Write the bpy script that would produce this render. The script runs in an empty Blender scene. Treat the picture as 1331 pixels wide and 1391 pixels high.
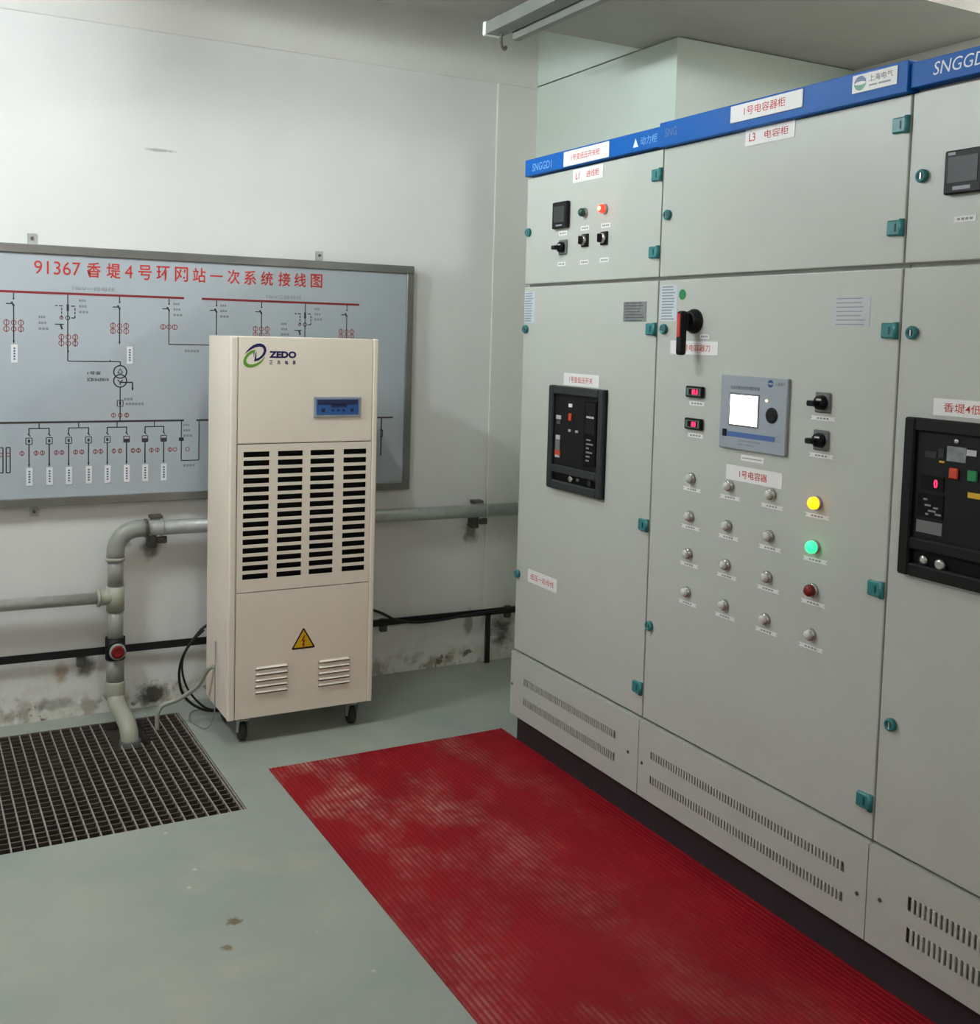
import bpy, bmesh, math, random
from mathutils import Vector, Matrix
random.seed(7)
sc = bpy.context.scene
COL = sc.collection
PI = math.pi

# ------------------------------------------------------------------ camera, world, exposure
cam_d = bpy.data.cameras.new('camera'); cam = bpy.data.objects.new('camera', cam_d); COL.objects.link(cam)
cam_d.sensor_fit = 'HORIZONTAL'; cam_d.sensor_width = 36.0
cam_d.lens = 1457.6 * 36.0 / 1331.0
cam_d.shift_x = (665.5 - 634.78) / 1331.0
cam_d.shift_y = -(695.5 - 557.89) / 1331.0
cam_d.clip_start = 0.05
_r = Vector((0.88404972, -0.46666319, 0.02610681)); _u = Vector((0.0102316, 0.07516518, 0.9971186)); _f = Vector((0.46728087, 0.8812353, -0.07122447))
cam.matrix_world = Matrix(((_r.x, _u.x, -_f.x, -2.0602), (_r.y, _u.y, -_f.y, -4.3840), (_r.z, _u.z, -_f.z, 1.5522), (0, 0, 0, 1)))
sc.camera = cam
w = bpy.data.worlds.new('World'); sc.world = w; w.use_nodes = True
w.node_tree.nodes['Background'].inputs[0].default_value = (0.9, 0.95, 1.0, 1)
w.node_tree.nodes['Background'].inputs[1].default_value = 0.0
sc.view_settings.view_transform = 'Standard'; sc.view_settings.look = 'None'
sc.view_settings.gamma = 1.0; sc.view_settings.use_curve_mapping = False
sc.view_settings.exposure = 0.0
LAMP_LEFT = 470.0     # tube lamp under the beam, left of the wiring board
LAMP_MAIN = 185.0     # radiance of the tube lamp under the beam
LAMP_RECESS = 480.0    # tube lamp over the recess behind the cabinets
LAMP_FILL = 95.0      # unseen tube lamp behind the camera, added as fill light

# ------------------------------------------------------------------ materials
def lin(c):
    c = c / 255.0
    return c / 12.92 if c <= 0.04045 else ((c + 0.055) / 1.055) ** 2.4
def rgb(*c): return (lin(c[0]), lin(c[1]), lin(c[2]), 1.0)
class NT:
    def __init__(s, name):
        s.m = bpy.data.materials.new(name); s.m.use_nodes = True
        s.t = s.m.node_tree; s.b = s.t.nodes['Principled BSDF']
    def n(s, typ, **kw):
        o = s.t.nodes.new(typ)
        for k, v in kw.items(): setattr(o, k, v)
        return o
    def l(s, a, b): s.t.links.new(a, b)
    def coord(s): return s.n('ShaderNodeNewGeometry').outputs['Position']
    def noise(s, vec, scale, detail=3.0, rough=0.55):
        o = s.n('ShaderNodeTexNoise'); s.l(vec, o.inputs['Vector'])
        o.inputs['Scale'].default_value = scale; o.inputs['Detail'].default_value = detail; o.inputs['Roughness'].default_value = rough
        return o.outputs['Fac']
    def ramp(s, v, lo, hi, a=0.0, b=1.0):
        o = s.n('ShaderNodeMapRange'); o.clamp = True; s.l(v, o.inputs[0])
        for i, x in enumerate((lo, hi, a, b)): o.inputs[i + 1].default_value = x
        return o.outputs[0]
    def math(s, op, a, b=None):
        o = s.n('ShaderNodeMath', operation=op)
        for i, x in enumerate((a, b)):
            if x is None: continue
            if isinstance(x, (int, float)): o.inputs[i].default_value = x
            else: s.l(x, o.inputs[i])
        return o.outputs[0]
    def mix(s, fac, a, b):
        o = s.n('ShaderNodeMix', data_type='RGBA')
        if isinstance(fac, (int, float)): o.inputs[0].default_value = fac
        else: s.l(fac, o.inputs[0])
        for i, x in ((6, a), (7, b)):
            if isinstance(x, tuple): o.inputs[i].default_value = x
            else: s.l(x, o.inputs[i])
        return o.outputs[2]
    def sep(s, v):
        o = s.n('ShaderNodeSeparateXYZ'); s.l(v, o.inputs[0]); return o.outputs
    def bump(s, h, strength, dist=0.002):
        o = s.n('ShaderNodeBump'); s.l(h, o.inputs['Height']); o.inputs['Strength'].default_value = strength; o.inputs['Distance'].default_value = dist
        s.l(o.outputs[0], s.b.inputs['Normal'])
def mat(name, c, rough=0.5, metal=0.0, var=0.06, scale=8.0, emit=None, es=0.0, spec=0.5, bump=0.0):
    t = NT(name); col = rgb(*c)
    f = t.noise(t.coord(), scale)
    dk = tuple(x * (1 - var) for x in col[:3]) + (1,); lt = tuple(min(1, x * (1 + var)) for x in col[:3]) + (1,)
    t.l(t.mix(t.ramp(f, 0.3, 0.7), dk, lt), t.b.inputs['Base Color'])
    t.b.inputs['Roughness'].default_value = rough; t.b.inputs['Metallic'].default_value = metal
    t.b.inputs['Specular IOR Level'].default_value = spec
    if bump: t.bump(t.noise(t.coord(), 220.0), bump)
    if emit:
        t.b.inputs['Emission Color'].default_value = rgb(*emit); t.b.inputs['Emission Strength'].default_value = es
    return t.m
M = {}
M['cab'] = mat('cabinet_paint', (185, 188, 180), 0.36, var=0.02, bump=0.05)
M['blue'] = mat('header_blue', (0, 90, 172), 0.45, var=0.03, spec=0.2)
M['white'] = mat('label_white', (232, 230, 228), 0.5, var=0.02)
M['whiteprint'] = mat('white_lettering', (225, 232, 240), 0.5)
M['palebl'] = mat('pale_blue_lettering', (110, 165, 225), 0.5)
M['redprint'] = mat('red_lettering', (196, 52, 42), 0.5)
M['darkprint'] = mat('dark_print', (70, 70, 70), 0.5)
M['greyprint'] = mat('grey_print', (140, 142, 146), 0.5)
M['paper'] = mat('notice_paper', (196, 205, 212), 0.6)
M['teal'] = mat('teal_plastic', (44, 122, 124), 0.35, var=0.08, scale=40)
M['tealdark'] = mat('teal_slot', (18, 62, 72), 0.5)
M['chrome'] = mat('chrome', (190, 190, 186), 0.22, 0.9)
M['steel'] = mat('galvanised_steel', (186, 187, 182), 0.35, 0.45, var=0.12, scale=30)
M['plate'] = mat('nameplate_metal', (128, 132, 132), 0.45, 0.3, var=0.2, scale=60)
M['plate_pale'] = mat('pale_nameplate', (186, 188, 190), 0.4, 0.2)
M['black'] = mat('black_plastic', (20, 21, 22), 0.45, spec=0.2)
M['blackd'] = mat('black_deep', (7, 7, 8), 0.5, spec=0.15)
M['bezel'] = mat('breaker_bezel', (46, 50, 50), 0.5, spec=0.25)
M['bezelblack'] = mat('breaker_bezel_black', (22, 22, 21), 0.5, spec=0.2)
M['grey'] = mat('grey_plastic', (105, 107, 106), 0.45)
M['ctrlgrey'] = mat('controller_face', (152, 160, 168), 0.4)
M['btn'] = mat('button_cap', (205, 205, 200), 0.3)
M['screen_off'] = mat('meter_glass', (50, 56, 56), 0.4, spec=0.3)
M['screen'] = mat('lit_screen', (240, 245, 250), 0.3, emit=(245, 250, 255), es=3.0)
M['led_red'] = mat('lit_red', (220, 60, 40), 0.3, emit=(255, 40, 30), es=4.0)
M['led_core'] = mat('lit_red_core', (255, 200, 150), 0.3, emit=(255, 150, 90), es=6.0)
M['led_yel'] = mat('lit_yellow', (250, 190, 30), 0.3, emit=(255, 160, 10), es=2.6)
M['led_grn'] = mat('lit_green', (60, 240, 130), 0.3, emit=(40, 255, 120), es=2.6)
M['led_or'] = mat('lit_orange', (255, 170, 110), 0.3, emit=(255, 180, 120), es=6.0)
M['digit'] = mat('lit_digits', (235, 40, 80), 0.4, emit=(255, 40, 90), es=2.0)
M['redoff'] = mat('dark_red_cap', (120, 14, 20), 0.3)
M['greenoff'] = mat('dark_green_cap', (20, 70, 62), 0.35)
M['green'] = mat('green_sticker', (18, 128, 72), 0.5)
M['orange'] = mat('orange_red', (206, 66, 42), 0.4)
M['yellow'] = mat('yellow', (214, 170, 30), 0.45)
M['ammeterwin'] = mat('ammeter_window', (92, 112, 106), 0.4)
M['bluebar'] = mat('blue_bar', (74, 104, 160), 0.4)
M['emblem_blue'] = mat('emblem_blue', (28, 70, 120), 0.4)
M['emblem_green'] = mat('emblem_green', (30, 130, 84), 0.4)
M['cream'] = mat('dehumidifier_cream', (240, 228, 211), 0.45, var=0.02)
M['logoblue'] = mat('logo_navy', (30, 16, 84), 0.4)
M['logogreen'] = mat('logo_green', (92, 156, 36), 0.4)
M['dispblue'] = mat('control_panel_blue', (44, 92, 160), 0.3)
M['dispdark'] = mat('control_display_dark', (38, 44, 84), 0.2)
M['silver'] = mat('silver_frame', (176, 182, 186), 0.35, 0.4)
M['rubber'] = mat('wheel_rubber', (40, 42, 42), 0.6)
M['pvc'] = mat('grey_pvc', (150, 152, 144), 0.35, var=0.06)
M['pvclight'] = mat('pale_pvc', (168, 168, 152), 0.4, var=0.06)
M['pvcdark'] = mat('dark_grey_pvc', (84, 84, 80), 0.45)
M['cable'] = mat('black_cable', (20, 20, 20), 0.45)
M['hose'] = mat('pale_hose', (160, 164, 150), 0.4)
M['strip'] = mat('black_painted_steel', (24, 22, 22), 0.4, var=0.15, scale=20)
M['plinth'] = mat('black_plinth', (44, 42, 46), 0.5, var=0.15, scale=20)
M['bracket'] = mat('rusty_bracket', (92, 88, 82), 0.6, 0.3, var=0.35, scale=50)
M['board'] = mat('board_sheet', (176, 184, 190), 0.35, var=0.02)
M['frame'] = mat('board_steel_frame', (150, 150, 146), 0.28, 0.75, var=0.1, scale=6)
M['diagred'] = mat('diagram_red', (132, 36, 40), 0.5)
M['diagbrown'] = mat('diagram_brown', (150, 84, 78), 0.5)
M['diagdark'] = mat('diagram_dark', (62, 60, 60), 0.5)
M['bar'] = mat('grate_bar_bright', (168, 162, 150), 0.45, 0.5, var=0.2, scale=30)
M['rod'] = mat('grate_rod_dark', (78, 68, 62), 0.6, 0.3, var=0.3, scale=30)
M['pit'] = mat('pit_concrete', (112, 104, 96), 0.9)
M['ceil'] = mat('ceiling_plaster', (215, 214, 205), 0.8, var=0.03)
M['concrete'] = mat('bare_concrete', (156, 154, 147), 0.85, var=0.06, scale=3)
M['palewall'] = mat('pale_green_plaster', (206, 216, 206), 0.6, var=0.03, scale=3)
M['plainwall'] = mat('side_wall_plaster', (205, 203, 196), 0.8, var=0.03)
M['channel'] = mat('channel_grey', (120, 122, 116), 0.5, var=0.1)
M['channelwhite'] = mat('channel_white_cap', (226, 230, 224), 0.4)

def wall_material():
    t = NT('back_wall_plaster'); P = t.coord(); s = t.sep(P); X, Z = s[0], s[2]
    c = t.mix(t.ramp(t.noise(P, 2.2), .3, .7), rgb(224, 223, 219), rgb(231, 230, 226))
    # damp, peeling band low on the wall
    n = t.noise(P, 9.0, 5.0, .65)
    low = t.math('MULTIPLY', t.ramp(Z, 0.02, 0.30, 1, 0), t.ramp(n, .46, .66))
    c = t.mix(t.math('MULTIPLY', low, .5), c, rgb(186, 174, 138))
    low2 = t.math('MULTIPLY', t.ramp(Z, 0.05, 0.10, 1, 0), t.ramp(t.noise(P, 16.0, 4.0), .47, .60))
    c = t.mix(t.math('MULTIPLY', low2, .6), c, rgb(128, 108, 76))
    low3 = t.math('MULTIPLY', t.ramp(Z, 0.07, 0.11, 1, 0), t.ramp(t.noise(P, 11.0, 6.0, .7), .58, .62))
    c = t.mix(t.math('MULTIPLY', low3, .8), c, rgb(74, 70, 60))
    # stains and marks with shapes of their own
    def spot(c, x, z, rx, rz, col, k, nscale=25.0):
        a = t.math('DIVIDE', t.math('SUBTRACT', X, x), rx); b = t.math('DIVIDE', t.math('SUBTRACT', Z, z), rz)
        d = t.math('SQRT', t.math('ADD', t.math('MULTIPLY', a, a), t.math('MULTIPLY', b, b)))
        d = t.math('ADD', d, t.math('MULTIPLY', t.math('SUBTRACT', t.noise(P, nscale, 4.0), .5), 1.6))
        return t.mix(t.math('MULTIPLY', t.ramp(d, .45, 1.0, 1, 0), k), c, col)
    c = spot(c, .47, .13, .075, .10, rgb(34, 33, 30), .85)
    c = spot(c, .30, .20, .03, .08, rgb(110, 100, 70), .6)
    c = spot(c, -1.16, .05, .075, .055, rgb(66, 62, 56), .95)
    c = spot(c, -1.51, .18, .03, .05, rgb(150, 112, 66), .6)
    c = spot(c, -1.42, .20, .04, .06, rgb(70, 68, 62), .75)
    c = spot(c, -1.17, .66, .04, .06, rgb(80, 80, 76), .8)
    c = spot(c, .30, .63, .045, .07, rgb(76, 78, 72), .75)
    c = spot(c, -1.55, .06, .10, .03, rgb(104, 94, 70), .5)
    c = spot(c, -1.14, 2.245, .07, .008, rgb(150, 150, 146), .7, 40.0)
    c = spot(c, -1.27, .68, .03, .02, rgb(90, 88, 84), .5)
    t.l(c, t.b.inputs['Base Color']); t.b.inputs['Roughness'].default_value = .75
    t.bump(t.noise(P, 60.0, 4.0), .12, .003)
    return t.m
def beamwall_material():
    t = NT('wall_frame_plaster'); P = t.coord()
    c = t.mix(t.ramp(t.noise(P, 2.2), .3, .7), rgb(224, 221, 213), rgb(230, 227, 220))
    n = t.sep(P)[2]
    low = t.math('MULTIPLY', t.ramp(n, 0.02, 0.30, 1, 0), t.ramp(t.noise(P, 9.0, 5.0, .65), .42, .62))
    c = t.mix(t.math('MULTIPLY', low, .6), c, rgb(186, 174, 138))
    X = t.sep(P)[0]
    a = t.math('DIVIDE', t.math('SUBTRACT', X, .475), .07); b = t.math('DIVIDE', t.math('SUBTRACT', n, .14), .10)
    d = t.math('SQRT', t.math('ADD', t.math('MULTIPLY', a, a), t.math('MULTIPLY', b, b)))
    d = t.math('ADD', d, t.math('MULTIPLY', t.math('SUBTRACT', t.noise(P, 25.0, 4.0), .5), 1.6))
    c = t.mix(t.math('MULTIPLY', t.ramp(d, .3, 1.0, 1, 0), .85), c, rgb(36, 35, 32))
    t.l(c, t.b.inputs['Base Color']); t.b.inputs['Roughness'].default_value = .75
    t.bump(t.noise(P, 60.0, 4.0), .12, .003)
    return t.m
def floor_material():
    t = NT('painted_floor'); P = t.coord()
    c = t.mix(t.ramp(t.noise(P, 1.6, 4.0), .3, .7), rgb(142, 150, 142), rgb(160, 163, 152))
    c = t.mix(t.math('MULTIPLY', t.ramp(t.noise(P, 4.5, 5.0, .6), .52, .68), .35), c, rgb(176, 170, 146))
    v = t.n('ShaderNodeTexVoronoi'); t.l(P, v.inputs['Vector']); v.inputs['Scale'].default_value = 7.0
    sp = t.math('MULTIPLY', t.ramp(v.outputs['Distance'], .03, .06, 1, 0), t.ramp(t.noise(P, 2.1), .5, .56))
    c = t.mix(t.math('MULTIPLY', sp, .6), c, rgb(214, 214, 204))
    s = t.sep(P)
    for x, y, r, col in ((-1.30, -1.72, .022, rgb(96, 84, 50)), (-1.35, -1.83, .016, rgb(110, 98, 66))):
        a = t.math('SUBTRACT', s[0], x); b = t.math('SUBTRACT', s[1], y)
        d = t.math('DIVIDE', t.math('SQRT', t.math('ADD', t.math('MULTIPLY', a, a), t.math('MULTIPLY', b, b))), r)
        d = t.math('ADD', d, t.math('MULTIPLY', t.math('SUBTRACT', t.noise(P, 60.0), .5), 2.0))
        c = t.mix(t.math('MULTIPLY', t.ramp(d, .5, 1.0, 1, 0), .9), c, col)
    t.l(c, t.b.inputs['Base Color'])
    t.l(t.ramp(t.noise(P, 6.0), .3, .7, .38, .55), t.b.inputs['Roughness'])
    t.bump(t.noise(P, 90.0, 3.0), .06, .002)
    return t.m
MATP = 0.0165
def rubber_mat_material():
    t = NT('red_ribbed_rubber'); P = t.coord(); s = t.sep(P)
    c = t.mix(t.ramp(t.noise(P, 3.0, 3.0), .3, .7), rgb(128, 6, 20), rgb(146, 12, 28))
    # pale dust lying in the grooves between the ribs, in patches
    ph = t.math('FRACT', t.math('DIVIDE', t.math('SUBTRACT', s[0], -0.922), MATP))
    groove = t.ramp(t.math('ABSOLUTE', t.math('SUBTRACT', ph, .5)), .20, .30)
    mp = t.n('ShaderNodeMapping'); t.l(P, mp.inputs[0]); mp.inputs['Scale'].default_value = (1.0, .62, 1.0); mp.inputs['Rotation'].default_value = (0, 0, .5)
    n1 = t.noise(mp.outputs[0], 3.4, 5.0, .62); n2 = t.noise(P, 22.0, 3.0, .6)
    patch = t.math('MULTIPLY', t.ramp(n1, .46, .66), t.ramp(n2, .34, .62, .1, 1.0))
    # the dust is thickest on the walked-on outer half of the mat
    walk = t.math('MULTIPLY', t.ramp(s[0], -0.65, 0.0, 1.0, 0.05), t.ramp(s[1], -1.9, -1.1, .38, 1.0))
    k = t.math('MULTIPLY', t.math('MULTIPLY', patch, walk), t.math('ADD', t.math('MULTIPLY', groove, .62), .16))
    c = t.mix(k, c, rgb(206, 168, 152))
    t.b.inputs['Specular IOR Level'].default_value = .2
    t.l(c, t.b.inputs['Base Color']); t.b.inputs['Roughness'].default_value = .55
    return t.m
M['wall'] = wall_material(); M['wallframe'] = beamwall_material(); M['floor'] = floor_material(); M['mat'] = rubber_mat_material()

# ------------------------------------------------------------------ mesh helpers
WORLD = {}     # object -> world position of its origin
class MB:
    def __init__(s): s.bm = bmesh.new(); s.mi = 0; s.mats = []
    def use(s, m):
        m = M[m] if isinstance(m, str) else m
        if m not in s.mats: s.mats.append(m)
        s.mi = s.mats.index(m); return s
    def face(s, pts):
        f = s.bm.faces.new([s.bm.verts.new(p) for p in pts]); f.material_index = s.mi; return f
    def box(s, x0, x1, y0, y1, z0, z1, bev=0.0, seg=1):
        x0, x1 = sorted((x0, x1)); y0, y1 = sorted((y0, y1)); z0, z1 = sorted((z0, z1))
        v = [s.bm.verts.new(p) for p in ((x0,y0,z0),(x1,y0,z0),(x1,y1,z0),(x0,y1,z0),(x0,y0,z1),(x1,y0,z1),(x1,y1,z1),(x0,y1,z1))]
        fs = []
        for q in ((0,3,2,1),(4,5,6,7),(0,1,5,4),(1,2,6,5),(2,3,7,6),(3,0,4,7)):
            f = s.bm.faces.new([v[i] for i in q]); f.material_index = s.mi; fs.append(f)
        if bev:
            es = list({e for f in fs for e in f.edges})
            r = bmesh.ops.bevel(s.bm, geom=es, offset=bev, segments=seg, affect='EDGES', profile=.5)
            for f in r['faces']: f.material_index = s.mi
        return s
    def cyl(s, c, axis, r, h, n=20, r2=None):
        """cylinder starting at c, extending h along axis"""
        r2 = r if r2 is None else r2
        a = Vector(axis).normalized(); c = Vector(c); t = Vector((0,0,1)) if abs(a.z) < .9 else Vector((1,0,0))
        u = a.cross(t).normalized(); v = a.cross(u)
        lo = [s.bm.verts.new(c + (u*math.cos(2*PI*i/n) + v*math.sin(2*PI*i/n))*r) for i in range(n)]
        hi = [s.bm.verts.new(c + a*h + (u*math.cos(2*PI*i/n) + v*math.sin(2*PI*i/n))*r2) for i in range(n)]
        for i in range(n):
            f = s.bm.faces.new((lo[i], lo[(i+1)%n], hi[(i+1)%n], hi[i])); f.material_index = s.mi; f.smooth = True
        for ring in (lo[::-1], hi):
            f = s.bm.faces.new(ring); f.material_index = s.mi
        return s
    def lathe(s, c, axis, prof, n=20):
        """prof: list of (distance along axis, radius)"""
        a = Vector(axis).normalized(); c = Vector(c); t = Vector((0,0,1)) if abs(a.z) < .9 else Vector((1,0,0))
        u = a.cross(t).normalized(); v = a.cross(u); rings = []
        for d, r in prof:
            rings.append([s.bm.verts.new(c + a*d + (u*math.cos(2*PI*i/n) + v*math.sin(2*PI*i/n))*max(r,1e-5)) for i in range(n)])
        for A, B in zip(rings, rings[1:]):
            for i in range(n):
                f = s.bm.faces.new((A[i], A[(i+1)%n], B[(i+1)%n], B[i])); f.material_index = s.mi; f.smooth = True
        for ring in (rings[0][::-1], rings[-1]):
            f = s.bm.faces.new(ring); f.material_index = s.mi
        return s
    def tube(s, pts, r, n=14):
        pts = [Vector(p) for p in pts]; rings = []; u = None
        for i, p in enumerate(pts):
            d = (pts[min(i+1, len(pts)-1)] - pts[max(i-1, 0)]).normalized()
            if u is None: u = d.cross(Vector((0,0,1)) if abs(d.z) < .9 else Vector((1,0,0))).normalized()
            else: u = (u - d*u.dot(d)).normalized()
            v = d.cross(u); rr = r[i] if isinstance(r, (list, tuple)) else r
            rings.append([s.bm.verts.new(p + (u*math.cos(2*PI*k/n) + v*math.sin(2*PI*k/n))*rr) for k in range(n)])
        for A, B in zip(rings, rings[1:]):
            for i in range(n):
                f = s.bm.faces.new((A[i], A[(i+1)%n], B[(i+1)%n], B[i])); f.material_index = s.mi; f.smooth = True
        for ring in (rings[0][::-1], rings[-1]):
            f = s.bm.faces.new(ring); f.material_index = s.mi
        return s
    def build(s, name, m=None, parent=None, origin=None):
        bmesh.ops.recalc_face_normals(s.bm, faces=s.bm.faces[:])
        vs = [v.co for v in s.bm.verts]
        if origin is None:
            lo = Vector([min(v[i] for v in vs) for i in range(3)]); hi = Vector([max(v[i] for v in vs) for i in range(3)])
            o = (lo + hi) / 2
            if parent is None: o.z = lo.z
        else: o = Vector(origin)
        for v in s.bm.verts: v.co -= o
        me = bpy.data.meshes.new(name); s.bm.to_mesh(me); s.bm.free()
        if not s.mats: s.mats = [M[m] if isinstance(m, str) else m]
        for x in s.mats: me.materials.append(x)
        return place(bpy.data.objects.new(name, me), o, parent)
def place(ob, o, parent):
    COL.objects.link(ob); o = Vector(o); WORLD[ob.name] = o
    ob.location = o - (WORLD[parent.name] if parent else Vector((0,0,0)))
    ob.parent = parent
    return ob
def inst(src, parent, o, dup_children=True):
    c = place(src.copy(), o, parent)
    if dup_children:
        for ch in [k for k in src.children]:
            d = ch.copy(); COL.objects.link(d); d.parent = c; WORLD[d.name] = WORLD[c.name] + ch.location
    return c
def tag(o, label=None, cat=None, group=None, kind=None):
    if label: o['label'] = label
    if cat: o['category'] = cat
    if group: o['group'] = group
    if kind: o['kind'] = kind
    return o
def empty(name, loc, label, cat, group=None):
    e = place(bpy.data.objects.new(name, None), loc, None); e.empty_display_size = .1
    return tag(e, label, cat, group)
def struct(o): o['kind'] = 'structure'; return o
FACE_CAB = Matrix(((0,0,-1),(-1,0,0),(0,1,0)))        # text x -> -Y, text y -> Z, normal -> -X
FACE_WALL = Matrix(((1,0,0),(0,0,-1),(0,1,0)))        # text x -> X, text y -> Z, normal -> -Y
FONT_CACHE = {}
def text_polys(s, bold):
    k = (s, bold)
    if k not in FONT_CACHE:
        cu = bpy.data.curves.new('t', 'FONT'); cu.body = s; cu.offset = bold; cu.resolution_u = 3
        ob = bpy.data.objects.new('t', cu); COL.objects.link(ob)
        dg = bpy.context.evaluated_depsgraph_get(); me = bpy.data.meshes.new_from_object(ob.evaluated_get(dg))
        bpy.data.objects.remove(ob); bpy.data.curves.remove(cu)
        FONT_CACHE[k] = ([v.co.copy() for v in me.vertices], [list(p.vertices) for p in me.polygons]); bpy.data.meshes.remove(me)
    return FONT_CACHE[k]
def text(s, face, c, wid, hei, m, parent, bold=0.0, name='lettering', shear=0.0):
    vs, ps = text_polys(s, bold)
    lo = [min(v[i] for v in vs) for i in (0,1)]; hi = [max(v[i] for v in vs) for i in (0,1)]
    me = bpy.data.meshes.new(name); out = []
    for v in vs:
        a = ((v.x-lo[0])/(hi[0]-lo[0]) - .5)*wid; b = ((v.y-lo[1])/(hi[1]-lo[1]) - .5)*hei
        out.append(face @ Vector((a + shear*b, b, 0)))
    me.from_pydata(out, [], ps); me.materials.append(M[m]); me.update()
    return place(bpy.data.objects.new(name, me), c, parent)
def flat_rects(face, c, rects, m, parent, name):
    """rects in face coordinates (u0,v0,u1,v1) about c: flat print"""
    b = MB()
    for (u0, v0, u1, v1) in rects:
        b.face([Vector(c) + face @ Vector(p) for p in ((u0,v0,0),(u1,v0,0),(u1,v1,0),(u0,v1,0))])
    return b.build(name, m, parent)

# ------------------------------------------------------------------ the room
XL, YF, ZC = -3.9, -6.6, 3.30
GX0, GX1, GY0, GY1 = -2.60, -1.08, -1.085, -0.115          # pit opening
b = MB()
for (x0, x1, y0, y1) in ((XL, 1.53, YF, GY0), (XL, 1.53, GY1, 0.0), (XL, GX0, GY0, GY1), (GX1, 1.53, GY0, GY1)):
    b.box(x0, x1, y0, y1, -.012, 0)
floor = struct(b.build('floor', 'floor', origin=(0,0,0)))
b = MB()
b.box(GX0-.02, GX1+.02, GY0-.02, GY1+.02, -1.04, -1.0)
b.box(GX0-.02, GX0, GY0-.02, GY1+.02, -1.0, -.012); b.box(GX1, GX1+.02, GY0-.02, GY1+.02, -1.0, -.012)
b.box(GX0, GX1, GY0-.02, GY0, -1.0, -.012); b.box(GX0, GX1, GY1, GY1+.02, -1.0, -.012)
b.build('drain_pit', 'pit', floor)
struct(MB().box(XL, .60, 0, .15, -.12, ZC).build('wall_back', 'wall'))
struct(MB().box(XL, .60, -.010, .0, 2.70, ZC, .003).build('trim_1', 'wallframe'))
struct(MB().box(.373, .60, -.012, .0, 0, 2.70, .005, 2).build('trim_2', 'wallframe'))
b = MB()
b.use('palewall').box(.585, 1.53, -1.035, .15, 0, 2.7065); b.box(.585, 1.53, -1.035, .15, 2.7125, ZC)
b.box(.640, 1.50, -.98, .14, 2.7065, 2.7125)
struct(b.build('wall_right'))
struct(MB().box(1.53, 1.68, YF, .15, -.12, ZC).build('wall_recess', 'plainwall'))
struct(MB().box(XL-.15, XL, YF, .15, -.12, ZC).build('wall_left', 'plainwall'))
struct(MB().box(XL-.15, 1.68, YF-.15, YF, -.12, ZC).build('wall_front', 'plainwall'))
struct(MB().box(XL-.15, 1.68, YF-.15, .15, ZC, ZC+.12).build('ceiling', 'ceil'))
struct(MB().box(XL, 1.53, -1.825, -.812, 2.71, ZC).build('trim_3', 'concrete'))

# ------------------------------------------------------------------ lamps (outside the picture)
def emitter(name, strength, c=(255, 252, 244)):
    t = NT(name); t.b.inputs['Base Color'].default_value = (.8, .8, .8, 1)
    t.b.inputs['Emission Color'].default_value = rgb(*c); t.b.inputs['Emission Strength'].default_value = strength
    return t.m
def tube_lamp(name, x, y, z, top, L, axis, strength, label, tint):
    e = empty(name + '_lamp_offscreen', (x, y, z-.03), label, 'lamp')
    ax = (L/2, .022) if axis == 'x' else (.022, L/2)
    MB().box(x-ax[0], x+ax[0], y-ax[1], y+ax[1], z+.025, z+.058, .005).build('housing', 'channelwhite', e)
    a = (1,0,0) if axis == 'x' else (0,1,0)
    MB().cyl((x-(L/2-.03 if axis=='x' else 0), y-(L/2-.03 if axis=='y' else 0), z), a, .02, L-.06, 16).build(name + '_lamp_tube_offscreen', emitter('tube_glass', strength, tint), e)
    for s in (-1, 1):
        px, py = (x+s*(L/2-.015), y) if axis == 'x' else (x, y+s*(L/2-.015))
        MB().box(px-.02, px+.02, py-.02, py+.02, z-.025, z+.035).build('end_cap', 'channelwhite', e)
        if top-z > .1: MB().cyl((px, py, z+.05), (0,0,1), .004, top-z-.05, 8).build('hanger', 'steel', e)
tube_lamp('beam', -1.08, -1.26, 2.652, 2.71, .50, 'y', LAMP_MAIN, 'lit tube lamp fixed under the ceiling beam above the mat', (238, 251, 252))
tube_lamp('side', -2.50, -1.08, 2.652, 2.71, .50, 'y', LAMP_LEFT, 'lit tube lamp fixed under the ceiling beam toward the side wall', (242, 250, 255))
tube_lamp('recess', 1.12, -2.62, 2.84, ZC, .50, 'y', LAMP_RECESS, 'lit tube lamp above the recess behind the cabinets', (250, 252, 255))
tube_lamp('room_fill', -2.2, -5.4, 2.95, ZC, 1.2, 'x', LAMP_FILL, 'unseen tube lamp added behind the camera as fill light', (255, 242, 242))

# ------------------------------------------------------------------ switchgear cabinets
plinth = MB().box(.022, .56, -.930, -3.45, 0, .113, .003).build('cabinet_plinth', 'plinth')
tag(plinth, 'black painted steel plinth running under the row of grey cabinets', 'plinth')

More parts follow.
